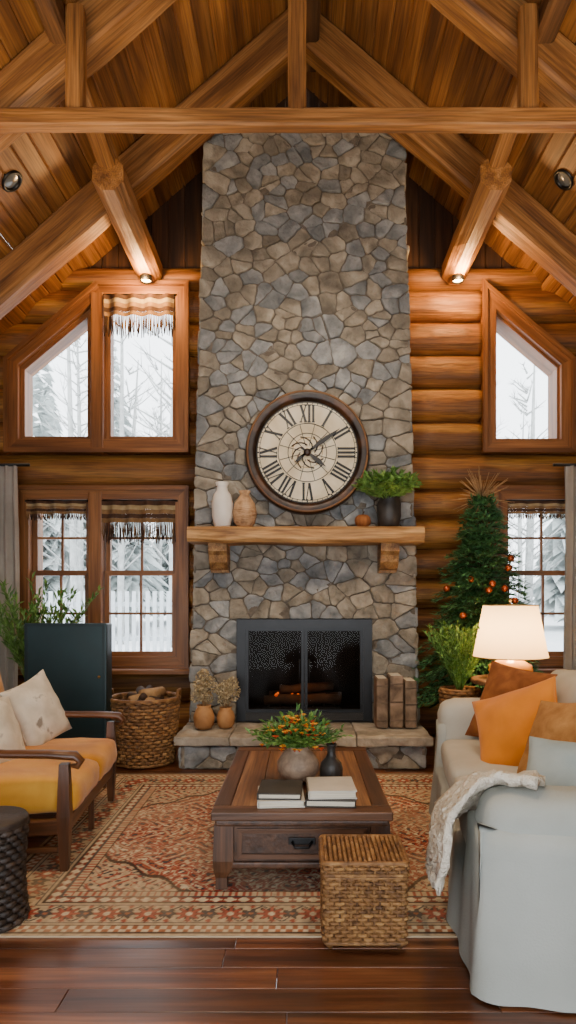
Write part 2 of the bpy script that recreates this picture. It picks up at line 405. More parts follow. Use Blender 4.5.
for z0,z1 in rows:
    zm=(z0+z1)/2
    if zm<.66: segs=[(-3.5,CHL),(CHR,3.5)]
    elif zm<2.35: segs=[(-3.5,-2.66),(-1.07,CHL),(CHR,1.80),(2.75,3.5)]
    elif zm<2.69: segs=[(-3.5,CHL),(CHR,3.5)]
    elif zm<4.255: segs=[(-3.5,left_slant),(-1.07,CHL),(CHR,1.70),(right_slant,3.5)]
    else: segs=[(-3.5,CHL),(CHR,3.5)]
    for a,b_ in segs: log(mb,a,b_,z0,z1)
x=-2.24
while x<2.2:
    w=.16; zt=zc(abs(x+w/2)-w/2 if abs(x+w/2)>w/2 else 0)+.03
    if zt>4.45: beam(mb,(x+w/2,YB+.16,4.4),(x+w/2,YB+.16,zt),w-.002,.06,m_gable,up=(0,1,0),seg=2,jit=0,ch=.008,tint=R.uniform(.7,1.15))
    x+=w
mb.build()
for nm,sg in (('left',-1),('right',1)):
    mb=MB('wall_'+nm); z=0
    while z<zc(XW):
        h=min(.28,zc(XW)-z)
        beam(mb,(sg*(XW+.08),-1.2,z+h/2),(sg*(XW+.08),YB+.35,z+h/2),.16,h,m_log,ch=.05,seg=6,tint=R.uniform(.75,1.1)); z+=.28
    mb.build()
mb=MB('wall_front'); yv=-1.3; ow,oh=2.2,2.8
def vplank(xa,xb,z0,z1f):
    x=xa
    while x<xb-1e-6:
        w=min(.2,xb-x); zt=zc(abs(x+w/2)-w/2)+.02
        beam(mb,(x+w/2,yv,z0),(x+w/2,yv,max(z0+.05,zt)),w+.004,.12,m_gable,up=(0,1,0),seg=1,jit=0,ch=.006); x+=w
vplank(-3.56,-ow,0,0); vplank(ow,3.56,0,0); vplank(-ow,ow,oh,0)
mb.build()
# ---------------------------------------------------------------- windows
def inset(poly,w):
    n=len(poly); out=[]
    for i in range(n):
        p0=Vector(poly[i-1]);p1=Vector(poly[i]);p2=Vector(poly[(i+1)%n])
        d1=(p1-p0).normalized();d2=(p2-p1).normalized()
        n1=Vector((-d1.y,d1.x));n2=Vector((-d2.y,d2.x))
        a=p1+n1*w;b2=p1+n2*w
        den=d1.x*d2.y-d1.y*d2.x
        if abs(den)<1e-6: out.append(a); continue
        t=((b2.x-a.x)*d2.y-(b2.y-a.y)*d2.x)/den
        out.append(a+d1*t)
    return [(p[0],p[1]) for p in out]
def pframe(mb,poly,w,y0,y1,mat,tint=None):
    inn=inset(poly,w); n=len(poly)
    for i in range(n):
        j=(i+1)%n
        a,b_,c,d=poly[i],poly[j],inn[j],inn[i]
        V=[(a[0],y0,a[1]),(b_[0],y0,b_[1]),(c[0],y0,c[1]),(d[0],y0,d[1]),(a[0],y1,a[1]),(b_[0],y1,b_[1]),(c[0],y1,c[1]),(d[0],y1,d[1])]
        M,Ln=frame(V[0],V[1],(0,1,0)); Mi=M.inverted()
        mb.add(V,[(0,1,2,3),(4,5,6,7),(0,1,5,4),(2,3,7,6),(1,2,6,5),(3,0,4,7)],mat,False,lc=[Mi@Vector(v) for v in V],tint=tint or R.uniform(.85,1.15))
    return inn
def pane(mb,poly,y,mat=None): mb.add([(p[0],y,p[1]) for p in poly],[tuple(range(len(poly)))],mat or m_glass)
def rect(x0,x1,z0,z1): return [(x0,z0),(x1,z0),(x1,z1),(x0,z1)]
def sash(mb,poly,w=.05):
    i=pframe(mb,poly,w,YB+.02,YB+.12,m_trim); pane(mb,i,YB+.07); return i
def trimwin(mb,outer):
    i=pframe(mb,outer,.11,YB-.04,YB+.3,m_trim,1.05)
    pframe(mb,inset(outer,-.015),.04,YB-.065,YB-.02,m_trim,.9)
    return i
mb=MB('window_1')
trimwin(mb,[(-2.76,2.69),(-1.07,2.69),(-1.07,4.255),(-1.91,4.255),(-2.76,3.55)])
box(mb,(-1.91,YB+.1,3.42),(.12,.3,1.5),m_trim,r=.01)
sash(mb,[(-2.66,2.79),(-1.97,2.79),(-1.97,4.07),(-2.66,3.49)])
sash(mb,rect(-1.85,-1.17,2.79,4.15))
mb.build()
mb=MB('window_2')
trimwin(mb,[(1.70,2.69),(2.53,2.69),(2.53,3.55),(1.70,4.255)])
sash(mb,[(1.80,2.79),(2.43,2.79),(2.43,3.5),(1.80,4.04)],.03)
mb.build()
def dhung(mb,x0,x1,z0,z1):
    zm=(z0+z1)/2+.05
    for a,b_,o in ((z0,zm+.02,0),(zm-.02,z1,.04)):
        i=pframe(mb,rect(x0,x1,a,b_),.045,YB+.02+o,YB+.07+o,m_trim); pane(mb,i,YB+.045+o)
        xm=(x0+x1)/2
        box(mb,(xm,YB+.045+o,(a+b_)/2),(.022,.03,b_-a-.08),m_trim,r=.003)
        box(mb,(xm,YB+.045+o,(a+b_)/2),(x1-x0-.08,.03,.022),m_trim,r=.003)
mb=MB('window_3')
trimwin(mb,rect(-2.66,-1.07,.66,2.35))
box(mb,(-1.93,YB+.1,1.5),(.13,.3,1.62),m_trim,r=.01)
dhung(mb,-2.55,-2.0,.77,2.24); dhung(mb,-1.86,-1.18,.77,2.24)
box(mb,(-1.865,YB-.1,.64),(1.75,.16,.05),m_trim,r=.012)
mb.build()
mb=MB('window_4')
trimwin(mb,rect(1.80,2.75,.66,2.35)); dhung(mb,1.91,2.64,.77,2.24)
box(mb,(2.275,YB-.1,.64),(1.1,.16,.05),m_trim,r=.012)
mb.build()
def valance(x0,x1,z1,h,fr):
    mb=MB('fringed_valance'); y=YB-.035; n=60; st=5
    bands=[m_vstripe[1],m_vstripe[2],m_vstripe[0],m_vstripe[1],m_vstripe[0]]
    def yy(x): return y-.03+.02*math.sin((x-x0)*40)
    tube(mb,[(x0-.02,y,z1+.005),(x1+.02,y,z1+.005)],.012,m_black,n=8)
    for s in range(st):
        za=z1-h*s/st; zb=z1-h*(s+1)/st
        r0=[(x0+(x1-x0)*i/n,yy(x0+(x1-x0)*i/n),za) for i in range(n+1)]; r1=[(p[0],p[1]-.002,zb) for p in r0]
        loft(mb,[r0,r1],bands[s],True,closed=False)
    k=int((x1-x0)/.014)
    for i in range(k):
        x=x0+(x1-x0)*(i+.5)/k; l=fr*R.uniform(.75,1.05)
        tube(mb,[(x,yy(x),z1-h),(x+R.uniform(-.006,.006),yy(x),z1-h-l*.5),(x+R.uniform(-.012,.012),yy(x),z1-h-l)],[.004,.0065,.004],m_vstripe[R.choice([0,1,1])],n=4,tint=R.uniform(.6,1.1))
    mb.build()
valance(-1.84,-1.19,4.14,.2,.2); valance(-2.56,-2.0,2.22,.12,.06); valance(-1.86,-1.18,2.22,.2,.2); valance(1.91,2.64,2.22,.12,.05)
def curtain(x0,x1,z0,z1,y):
    mb=MB('curtain'); n=70; rings=[]
    for j in range(9):
        z=z1+(z0-z1)*j/8; r=[]
        for i in range(n+1):
            f=i/n; r.append((x0+(x1-x0)*f+.01*math.sin(j*.8+f*5),y+.035*math.sin(f*2*math.pi*6+.3*math.sin(j*.5))*(.6+.4*j/8),z))
        rings.append(r)
    loft(mb,rings,m_curt,True,closed=False)
    tube(mb,[(x0-.1,y,z1+.01),(x1+.1,y,z1+.01)],.014,m_black,n=8)
    mb.build()
curtain(-3.0,-2.54,.02,2.50,5.82); curtain(2.35,2.85,.02,2.50,5.82)

# ---------------------------------------------------------------- stone chimney
def clip(poly,nx,ny,c):
    out=[]; n=len(poly)
    for i in range(n):
        a=poly[i-1];b_=poly[i]
        da=a[0]*nx+a[1]*ny-c; db=b_[0]*nx+b_[1]*ny-c
        if (da<=0)!=(db<=0):
            t=da/(da-db); out.append((a[0]+(b_[0]-a[0])*t,a[1]+(b_[1]-a[1])*t))
        if db<=0: out.append(b_)
    return out
def cells(x0,x1,z0,z1,rx,rz,hole=None,gap=.004,drop=.2,jx=.5,edge=.014):
    S=[]; nz_=max(1,round((z1-z0)/rz)); nx_=max(1,round((x1-x0)/rx))
    for j in range(nz_):
        for i in range(nx_+1):
            x=x0+(x1-x0)*((i+(.5 if j%2 else 0))/nx_)+R.uniform(-jx,jx)*rx; z=z0+(z1-z0)*(j+.5)/nz_+R.uniform(-jx,jx)*rz
            if R.random()<drop or not(x0+.02<x<x1-.02 and z0+.01<z<z1-.01): continue
            if hole and hole[0]-.03<x<hole[1]+.03 and hole[2]-.5<z<hole[3]+.03: continue
            if any((x-s[0])**2/rx**2+(z-s[1])**2/rz**2<.2 for s in S): continue
            S.append((x,z))
    res=[]; AS=1.35
    for a in S:
        e=lambda:R.uniform(-edge,edge*1.3)
        P=[(x0-e(),z0),(x1+e(),z0),(x1+e(),z1),(x0-e(),z1)]
        for b_ in S:
            if a is b_ or abs(a[0]-b_[0])>5*rx or abs(a[1]-b_[1])>5*rz: continue
            dx=b_[0]-a[0];dy=b_[1]-a[1]; nx=dx;ny=dy*AS*AS; l=math.hypot(nx,ny)
            c=((a[0]+b_[0])/2*nx+(a[1]+b_[1])/2*ny)-gap*l
            P=clip(P,nx,ny,c)
            if len(P)<3: break
        if hole and len(P)>=3:
            dd=[(hole[0]-a[0],(1,0,hole[0])),(a[0]-hole[1],(-1,0,-hole[1])),(a[1]-hole[3],(0,-1,-hole[3]))]
            dd.sort(reverse=True,key=lambda q:q[0])
            P=clip(P,*dd[0][1])
        if len(P)>=3: res.append(P)
    return res
def stones(mb,cl,mapf,hmin=.005,hmax=.026):
    for P in cl:
        Q=[];n=len(P)
        for i in range(n):
            a=P[i];b_=P[(i+1)%n]; l=math.hypot(a[0]-b_[0],a[1]-b_[1]); Q.append(a)
            if l>.07: Q.append(((a[0]+b_[0])/2+R.uniform(-.004,.004),(a[1]+b_[1])/2+R.uniform(-.004,.004)))
        P=Q
        for it in range(2):
            Q=[]; n=len(P)
            for i in range(n):
                a=P[i];b_=P[(i+1)%n]; q=.16 if it==0 else .25
                Q+=[(a[0]*(1-q)+b_[0]*q,a[1]*(1-q)+b_[1]*q),(a[0]*q+b_[0]*(1-q),a[1]*q+b_[1]*(1-q))]
            P=Q
        cx=sum(p[0] for p in P)/len(P); cz=sum(p[1] for p in P)/len(P)
        P=[(p[0]+noise.noise(Vector((p[0]*24,p[1]*24,3)))*.008,p[1]+noise.noise(Vector((p[0]*24,p[1]*24,9)))*.008) for p in P]
        h=R.uniform(hmin,hmax); tx=R.uniform(-.1,.1); tz=R.uniform(-.1,.1)
        rings=[];
        for sc,hh in ((1.0,-.02),(1.0,h*.5),(.965,h*.95),(.85,h),(.5,h*1.0)):
            ring=[]
            for p in P:
                x=cx+(p[0]-cx)*sc; z=cz+(p[1]-cz)*sc
                o=hh+((x-cx)*tx+(z-cz)*tz+noise.noise(Vector((x*13,z*13,cx)))*.012 if hh>h*.6 else 0)
                ring.append(mapf(x,o,z))
            rings.append(ring)
        loft(mb,rings,m_stone if R.random()<.58 else m_stone2,True,tint=R.uniform(.82,1.12))
CX=.02; YF=5.58
def hw(z): return .985-(z-.27)/(4.9-.27)*.115
Z0=.26; ZTOP=5.40
mb=MB('stone_fireplace_chimney')
def prism(mb,poly,y0,y1,mat):
    n=len(poly); V=[(p[0],y0,p[1]) for p in poly]+[(p[0],y1,p[1]) for p in poly]
    mb.add(V,[tuple(range(n)),tuple(range(n,2*n))]+[(i,(i+1)%n,n+(i+1)%n,n+i) for i in range(n)],mat)
OP=(-.56,.60,.26,1.14)
s_=.012
prism(mb,[(CX-hw(0),0),(OP[0],0),(OP[0],OP[3]),(CX-hw(OP[3])+s_,OP[3])],YF,6.1,m_mortar)
prism(mb,[(OP[1],0),(CX+hw(0),0),(CX+hw(OP[3])-s_,OP[3]),(OP[1],OP[3])],YF,6.1,m_mortar)
prism(mb,[(OP[0],0),(OP[1],0),(OP[1],OP[2]-.01),(OP[0],OP[2]-.01)],YF,6.4,m_mortar)
wt=hw(5.4)-s_
prism(mb,[(CX-hw(OP[3])+s_,OP[3]),(CX+hw(OP[3])-s_,OP[3]),(CX+wt,ZTOP-.03),(CX-wt,ZTOP-.03)],YF,6.2,m_mortar)
W0=.985
cl=cells(-W0,W0,Z0,ZTOP,.14,.098,hole=(OP[0]-CX,OP[1]-CX,OP[2],OP[3]))
stones(mb,cl,lambda x,o,z:(CX+x*hw(z)/W0,YF-o,z))
for sg in (-1,1):
    cs=cells(YF,6.1,0,5.3,.2,.15)
    stones(mb,cs,lambda x,o,z,sg=sg:(CX+sg*(hw(z)-.01+o*.6),x,z),.01,.03)
box(mb,(.02,6.3,.7),(1.16,.06,.9),m_soot); 
for sg in (-1,1): box(mb,(.02+sg*.56,5.95,.7),(.04,.7,.88),m_soot)
box(mb,(.02,5.95,.275),(1.16,.7,.02),m_soot); box(mb,(.02,5.95,1.12),(1.16,.7,.03),m_soot)
mb.build()
mb=MB('stone_hearth')
box(mb,(.01,5.26,.08),(1.86,.56,.16),m_mortar,r=.01)
stones(mb,cells(-.95,.95,0.01,.175,.2,.085,drop=.05,jx=.3),lambda x,o,z:(.01+x,4.985-o,z),.005,.02)
for sg in (-1,1):
    stones(mb,cells(4.98,5.54,0.01,.175,.2,.085,drop=.05,jx=.25),lambda x,o,z,sg=sg:(.01+sg*(.93+o),x,z),.005,.02)
xs=[-.98,-.55,-.1,.42,1.0]
for i in range(4):
    box(mb,((xs[i]+xs[i+1])/2,5.235,.222),(xs[i+1]-xs[i]-.003,.60+R.uniform(-.01,.01),.07),m_slab,r=.012,n=12,smooth=True,wr=.010,tint=R.uniform(.97,1.06))
mb.build()
mb=MB('fireplace_screen')
yf=YF-.045
pframe(mb,rect(-.555,.595,.27,1.135),.075,yf-.02,yf+.06,m_black)
pframe(mb,rect(-.48,.018,.345,1.06),.025,yf-.01,yf+.03,m_black)
pframe(mb,rect(.022,.52,.345,1.06),.025,yf-.01,yf+.03,m_black)
pane(mb,rect(-.46,-.005,.37,1.04),yf+.01,m_fglass); pane(mb,rect(.045,.5,.37,1.04),yf+.01,m_fglass)
for x in (-.02,.06): tube(mb,[(x,yf-.035,.6),(x,yf-.045,.64),(x,yf-.045,.76),(x,yf-.035,.8)],.007,m_black,n=6)
for k in range(9): box(mb,(.02,yf-.022,.285+.0065*k),(1.0,.006,.003),m_bk1,r=.001)
mb.build()
mb=MB('fire_logs')
for k in range(7): box(mb,(-.3+.1*k,5.95,.345),(.015,.4,.015),m_black,r=.003)
for yy in (5.8,6.1): box(mb,(0,yy,.315),(.7,.02,.06),m_black,r=.003)
for a,b_,r in (((-.34,5.86,.4),(.34,5.84,.41),.05),((-.3,6.0,.41),(.36,6.02,.4),.055),((-.2,5.88,.49),(.28,6.0,.5),.045),((-.3,5.93,.31),(.3,5.95,.31),.02)):
    A=Vector(a);B=Vector(b_); tube(mb,[A.lerp(B,i/5)+Vector((0,0,R.uniform(-.008,.008))) for i in range(6)],[r*R.uniform(.85,1.1) for i in range(6)],m_bark,n=10)
for i in range(60): ball(mb,(R.uniform(-.28,.32),R.uniform(5.82,6.05),R.uniform(.365,.46)),R.uniform(.008,.018),m_ember if R.random()<.45 else m_soot,n=6)
mb.build()
mb=MB('mantel_shelf')
rings=[];seg=24; x0,x1=-.93,.99
for i in range(seg+1):
    x=x0+(x1-x0)*i/seg
    w=lambda k:noise.noise(Vector((x*4,k*3.1,0)))*.014
    yF=5.24+w(1);zb=1.765+w(2)*1.0;zt=1.895
    rings.append([(x,YF-.03,zb),(x,yF+.02,zb),(x,yF,zb+.025),(x,yF-.004+w(5),1.83),(x,yF,zt-.02),(x,yF+.02,zt),(x,YF-.03,zt)])
loft(mb,rings,m_mantel,False,tint=.95)
for xc in (-.69,.72):
    prof=[(YF-.02,1.77),(5.30,1.77),(5.30,1.70),(5.33,1.67),(5.35,1.61),(5.40,1.565),(5.46,1.55),(5.46,1.53),(YF-.02,1.53)]
    V=[(xc-.075,p[0],p[1]) for p in prof]+[(xc+.075,p[0],p[1]) for p in prof]; n=len(prof)
    mb.add(V,[tuple(range(n)),tuple(range(n,2*n))]+[(i,(i+1)%n,n+(i+1)%n,n+i) for i in range(n)],m_mantel,tint=.7,swz=(1,0,2))
mb.build()
# ---------------------------------------------------------------- clock
mb=MB('wall_clock')
M=T(.045,5.52,2.545)@RX(90)
lathe(mb,[(.515,-.02),(.525,.03),(.515,.07),(.49,.09),(.47,.07),(.46,.075),(.445,.05),(.43,.03)],m_clockf,M,72,caps=False)
lathe(mb,[(.52,-.02),(.001,-.02)],m_clockf,M,72,caps=False)
pts=[(.503*math.cos(2*math.pi*k/80),.503*math.sin(2*math.pi*k/80),.083) for k in range(80)]
tube(mb,pts,.010,m_beam,n=6,loop=True,M=M,tint=.7)
lathe(mb,[(.44,.03),(.2,.03),(.001,.03)],m_face,M,72,caps=False)
def ringf(r0,r1,z,mat): lathe(mb,[(r0,z),(r0,z+.003),(r1,z+.003),(r1,z)],mat,M,72,caps=False,smooth=False)
ringf(.420,.43,.031,m_ink); ringf(.403,.407,.031,m_ink); ringf(.243,.249,.031,m_ink); ringf(.16,.166,.031,m_ink); ringf(.125,.129,.031,m_brass)
def stroke(cx,cy,dx,dy,w,A,z=.035,mat=None):
    l=math.hypot(dx,dy); a=math.degrees(math.atan2(dy,dx))
    box(mb,(0,0,0),(l,w,.004),mat or m_ink,r=.0005,M=M@A@T(cx,cy,z)@RZ(a))
nums=['XII','I','II','III','IIII','V','VI','VII','VIII','IX','X','XI']
for i,s in enumerate(nums):
    A=RZ(-30*i)@T(0,.328,0); H=.14
    wd={'I':.034,'V':.064,'X':.066}; tw=sum(wd[c] for c in s); x=-tw/2
    for c in s:
        xc=x+wd[c]/2
        if c=='I': stroke(xc,0,0,H,.019,A); stroke(xc,H/2,.028,0,.007,A); stroke(xc,-H/2,.028,0,.007,A)
        if c=='V': stroke(xc-.011,0,.024,-H,.02,A); stroke(xc+.013,0,.022,H,.008,A); stroke(xc-.02,H/2,.026,0,.007,A); stroke(xc+.02,H/2,.022,0,.007,A)
        if c=='X':
            stroke(xc,0,.042,-H,.02,A); stroke(xc,0,.042,H,.008,A,.036)
            for q in (-1,1): stroke(xc-.02,q*H/2,.024,0,.007,A); stroke(xc+.02,q*H/2,.024,0,.007,A)
        x+=wd[c]
for i in range(60): stroke(0,.414,0,.012,.005 if i%5 else .012,RZ(6*i))
for i in range(12): stroke(0,.15,0,.18,.005,RZ(30*i+15),.034)
for i in range(8): 
    a=math.pi/4*i; tube(mb,[(.06*math.cos(a+q*.3)*(1+q*.35),.06*math.sin(a+q*.3)*(1+q*.35),.036) for q in range(5)],.005,m_clockf,n=4,M=M)
def hand(a,l,w):
    A=M@RZ(a)
    P=[(-w*.5,-.06),(w*.5,-.06),(w*.4,0),(w,l*.6),(0,l),(-w,l*.6),(-w*.4,0)]; n=7
    V=[(p[0],p[1],.05) for p in P]+[(p[0],p[1],.055) for p in P]
    mb.add(V,[tuple(range(n)),tuple(range(n,2*n))]+[(i,(i+1)%n,n+(i+1)%n,n+i) for i in range(n)],m_ink,M=A)
hand(-54,.34,.018); hand(-128,.2,.02); hand(128,.14,.015)
lathe(mb,[(.03,.03),(.03,.056),(.015,.064),(.001,.065)],m_clockf,M,20,caps=False)
mb.build()
# ---------------------------------------------------------------- mantel decor
zt=1.897
mb=MB('white_vase'); M=T(-.66,5.38,zt)
lathe(mb,[(.05,0),(.068,.02),(.085,.1),(.088,.2),(.07,.275),(.045,.31),(.042,.34),(.058,.375),(.052,.375),(.036,.34),(.036,.31)],m_vwhite,M); mb.build()
mb=MB('textured_vase'); M=T(-.475,5.38,zt)
lathe(mb,[(.05,0),(.085,.04),(.1,.12),(.085,.2),(.05,.25),(.035,.275),(.05,.305),(.043,.305),(.028,.275)],m_vtan,M)
for k in range(9): tube(mb,[(( .087+.012*math.sin(math.pi*k/8))*math.cos(2*math.pi*i/40),(.087+.012*math.sin(math.pi*k/8))*math.sin(2*math.pi*i/40),.05+.016*k) for i in range(40)],.003,m_vtan,n=4,loop=True,M=M)
mb.build()
mb=MB('potted_plant'); M=T(.72,5.38,zt)
lathe(mb,[(.06,0),(.085,.02),(.1,.1),(.098,.2),(.085,.235),(.092,.25),(.08,.25),(.075,.22),(.001,.215)],m_vdark,M)
stem_bush(mb,(.70,5.34,zt+.20),190,.29,1.15,m_leaf,.06,.042,per=14,droop=.22,rz=1.0,f0=.35)
mb.build()
mb=MB('decorative_gourd')
for k in range(10):
    a=2*math.pi*k/10; ball(mb,(.50+.028*math.cos(a),5.34+.028*math.sin(a),zt+.052),.04,m_rust,n=10,sq=1.25)
tube(mb,[(.50,5.34,zt+.09),(.502,5.34,zt+.115),(.512,5.34,zt+.13)],[.008,.006,.005],m_bark); mb.build()
# ---------------------------------------------------------------- hearth decor
hz=.265
for x,y,sc in ((-.79,5.24,1.05),(-.62,5.28,.92)):
    mb=MB('dried_flower_pot'); M=T(x,y,hz)@Matrix.Scale(sc,4)
    lathe(mb,[(.055,0),(.075,.03),(.082,.09),(.065,.14),(.05,.16),(.058,.18),(.048,.18),(.04,.15),(.001,.15)],m_clay,M,28)
    for k in range(17):
        a=R.uniform(0,6.28); r=R.uniform(.0,.1)*sc; z=hz+R.uniform(.22,.42)*sc; c=Vector((x+r*math.cos(a),y+r*math.sin(a)*.8,z))
        tube(mb,[(x,y,hz+.14*sc),c],.002,m_twig,n=4)
        for q in range(70):
            d=Vector((R.gauss(0,1),R.gauss(0,1),R.gauss(0,1))).normalized()
            leaf(mb,c+d*.03,d+Vector((R.uniform(-.6,.6),R.uniform(-.6,.6),R.uniform(-.6,.6))),.022,.018,m_dry)
    mb.build()
mb=MB('antique_books')
x=.60
for w,h,t in ((.1,.4,1.0),(.008,0,1),(.115,.42,1.15),(.008,0,1),(.1,.38,1.05),):
    if h:
        box(mb,(x+w/2,5.36,hz+h/2),(w-.004,.22,h),m_oldbk,r=.012,tint=t,n=6,smooth=False)
        box(mb,(x+w/2,5.37,hz+h/2),(w-.03,.215,h+.004),m_page,r=.003)
        for q in (.15,.5,.85): box(mb,(x+w/2,5.25,hz+h*q),(w-.006,.01,.012),m_oldbk,r=.003,tint=.7)
    x+=w
mb.build()
# ---------------------------------------------------------------- rug
def make_rug(x0,x1,y0,y1):
    nx=int((x1-x0)/.0068); ny=int((y1-y0)/.0068); V=[];F=[];C=[]
    L3=lambda h:Vector(lin(h)[:3])
    c_rust=L3('#9a4636');c_red=L3('#823428');c_beige=L3('#b7a284');c_dark=L3('#3d2c25');c_or=L3('#9f6142');c_navy=L3('#403e42');c_cream=L3('#cbbb9d')
    cx=(x0+x1)/2;cy=(y0+y1)/2;hx=(x1-x0)/2;hy=(y1-y0)/2
    def motif(s,t,p,r,pet=8):
        s=((s/p)%1-.5)*p; d=math.hypot(s,t); a=math.atan2(t,s)
        k=r*(.74+.26*math.cos(pet*a))
        if d<r*.28: return 1
        if d<k: return 2
        if d<k+.008: return 3
        return 0
    for j in range(ny+1):
        for i in range(nx+1):
            x=x0+(x1-x0)*i/nx; y=y0+(y1-y0)*j/ny
            V.append((x,y,.008))
            dx=hx-abs(x-cx); dy=hy-abs(y-cy); e=min(dx,dy)
            s=(y-cy) if dx<dy else (x-cx)
            u=abs(x-cx); v=abs(y-cy)
            if e<.018: c=c_beige
            elif e<.03: c=c_dark
            elif e<.075: c=c_or if ((s/.045)%1<.5)!=(e<.052) else c_cream
            elif e<.085: c=c_dark
            elif e<.27:
                t=e-.178
                m=motif(s,t,.17,.058)
                if m: c=[0,c_cream,c_rust,c_dark][m]
                else:
                    m=motif(s+.085,t,.17,.036,5)
                    if m: c=[0,c_or,c_navy,c_dark][m]
                    elif abs(t-.062*math.sin(2*math.pi*s/.17))<.006 or abs(abs(t)-.075)<.005: c=c_navy
                    elif motif(s*1.0+.04,abs(t)-.06,.085,.016,4) in (1,2): c=c_rust
                    else: c=c_beige
            elif e<.28: c=c_dark
            elif e<.325: c=c_red if motif(s,e-.303,.06,.019,4)==0 else c_cream
            elif e<.335: c=c_navy
            elif e<.375: c=c_beige if ((s/.03)%1<.6) else c_rust
            elif e<.383: c=c_dark
            else:
                fx=u/(hx-.383);fy=v/(hy-.383)
                th=math.atan2(v,u+1e-6); md=math.hypot(u/.5,v/.66)*(1+.06*math.cos(12*th))
                cr=fx+fy+.03*math.cos(30*fx)
                pat=math.sin(u*46+2.4*math.sin(v*24))*math.sin(v*43+2.3*math.sin(u*27))
                pat2=math.sin(u*95+1.2*math.sin(v*60))*math.sin(v*88+1.5*math.sin(u*53))
                if md<.22: c=c_cream if pat2>-.2 else c_rust
                elif md<.25: c=c_dark
                elif md<.6:
                    c=c_red
                    if abs(pat)<.14: c=c_beige
                    elif pat2>.5: c=c_cream
                    elif pat<-.6: c=c_navy
                elif md<.63: c=c_dark
                elif md<.7: c=c_beige if pat2<.2 else c_rust
                elif md<.72: c=c_dark
                elif cr>1.5:
                    c=c_beige
                    if abs(pat)<.12: c=c_rust
                    elif pat2>.45: c=c_navy
                elif cr>1.46: c=c_dark
                else:
                    c=c_rust
                    if abs(pat)<.13: c=c_beige
                    elif pat>.66 : c=c_cream if pat2>-.3 else c_navy
                    elif pat<-.66: c=c_navy if pat2>-.3 else c_or
                    elif pat2>.72: c=c_cream
                    elif pat2<-.8: c=c_red
            n1=noise.noise(Vector((x*3,y*3,1)));n2=noise.noise(Vector((x*45,y*45,5)))
            f=min(.55,max(0,.18+.4*n1)); c=c.lerp(c_beige,f)*(1+.3*n2)
            C+= [max(0,c[0]),max(0,c[1]),max(0,c[2]),1]
    for j in range(ny):
        for i in range(nx):
            a=j*(nx+1)+i; F.append((a,a+1,a+nx+2,a+nx+1))
    b0=len(V); cs=[(x0,y0),(x1,y0),(x1,y1),(x0,y1)]
    for p in cs: V.append((p[0],p[1],0.0005)); C+=[.4,.3,.2,1]
    tl=[0,nx,(ny+1)*(nx+1)-1,ny*(nx+1)]
    for i in range(4):
        k=(i+1)%4; F.append((tl[i],b0+i,b0+k,tl[k]))
    me=bpy.data.meshes.new('area_rug'); me.from_pydata(V,[],F); me.materials.append(m_rug)
    a=me.attributes.new('col','FLOAT_COLOR','POINT'); a.data.foreach_set('color',C)
    o=bpy.data.objects.new('area_rug',me); bpy.context.scene.collection.objects.link(o)
make_rug(-1.38,1.3,2.5,4.83)
RZT=.009
# ---------------------------------------------------------------- coffee table
mb=MB('coffee_table')
zt=.365; z0=RZT; xa,xb,ya,yb=-.405,.40,2.86,4.14
npl=5
box(mb,(0,ya+.05,zt-.02),(xb-xa,.1,.04),m_tabledark,r=.006,tint=1.5); box(mb,(0,yb-.05,zt-.02),(xb-xa,.1,.04),m_tabledark,r=.006,tint=1.5)
for sg in (-1,1): box(mb,((xb+xa)/2+sg*((xb-xa)/2-.04),(ya+yb)/2,zt-.02),(.08,yb-ya-.2,.04),m_tabledark,r=.006,tint=1.5)
wd=(xb-xa-.16)/npl
for i in range(npl): box(mb,(xa+.08+wd*(i+.5),(ya+yb)/2,zt-.021),(wd-.004,yb-ya-.202,.038),m_tabletop,r=.003,tint=R.uniform(.85,1.2))
box(mb,(0,(ya+yb)/2,zt-.055),(xb-xa-.03,yb-ya-.03,.03),m_tabledark,r=.01)
bz0=.12
box(mb,(0,(ya+yb)/2,(bz0+zt-.07)/2),(xb-xa-.09,yb-ya-.09,zt-.07-bz0),m_tabledark,r=.006)
box(mb,(0,(ya+yb)/2,bz0),(xb-xa-.05,yb-ya-.05,.03),m_tabledark,r=.008,tint=1.2)
for k,(xx,w) in enumerate(((0,.58),)):
    pframe(mb,rect(xx-w/2,xx+w/2,bz0+.025,zt-.085),.022,ya+.035,ya+.05,m_tabledark,1.4)
    tube(mb,[(xx-.045,ya+.03,.225),(xx-.03,ya+.012,.205),(xx+.03,ya+.012,.205),(xx+.045,ya+.03,.225)],.006,m_black,n=6)
    box(mb,(xx,ya+.037,.225),(.12,.006,.03),m_black,r=.002)
for sx_ in (-1,1):
    for yy in (ya+.065,yb-.065):
        X=sx_*(.36)
        rings=[]
        for z,w,o in ((z0,.032,.0),(z0+.05,.03,.0),(.09,.045,-.005),(.14,.055,-.01),(zt-.06,.05,-.012)):
            cxx=X+sx_*o; rings.append([(cxx-w/1.2,yy-w/1.2,z),(cxx+w/1.2,yy-w/1.2,z),(cxx+w/1.2,yy+w/1.2,z),(cxx-w/1.2,yy+w/1.2,z)])
        loft(mb,rings,m_tabledark,False,tint=1.2,swz=(2,0,1))
mb.build()
mb=MB('flower_vase'); vx,vy=-.02,3.36; M=T(vx,vy,zt+.001)
lathe(mb,[(.05,0),(.08,.015),(.108,.06),(.108,.1),(.08,.145),(.055,.165),(.07,.185),(.062,.185),(.045,.16),(.001,.15)],m_vgrey,M,36)
stem_bush(mb,(vx,vy,zt+.15),140,.23,1.25,m_leaf,.04,.022,per=13,droop=.3)
stem_bush(mb,(vx,vy,zt+.15),30,.24,1.3,m_leafd,.045,.018,per=12,droop=.3)
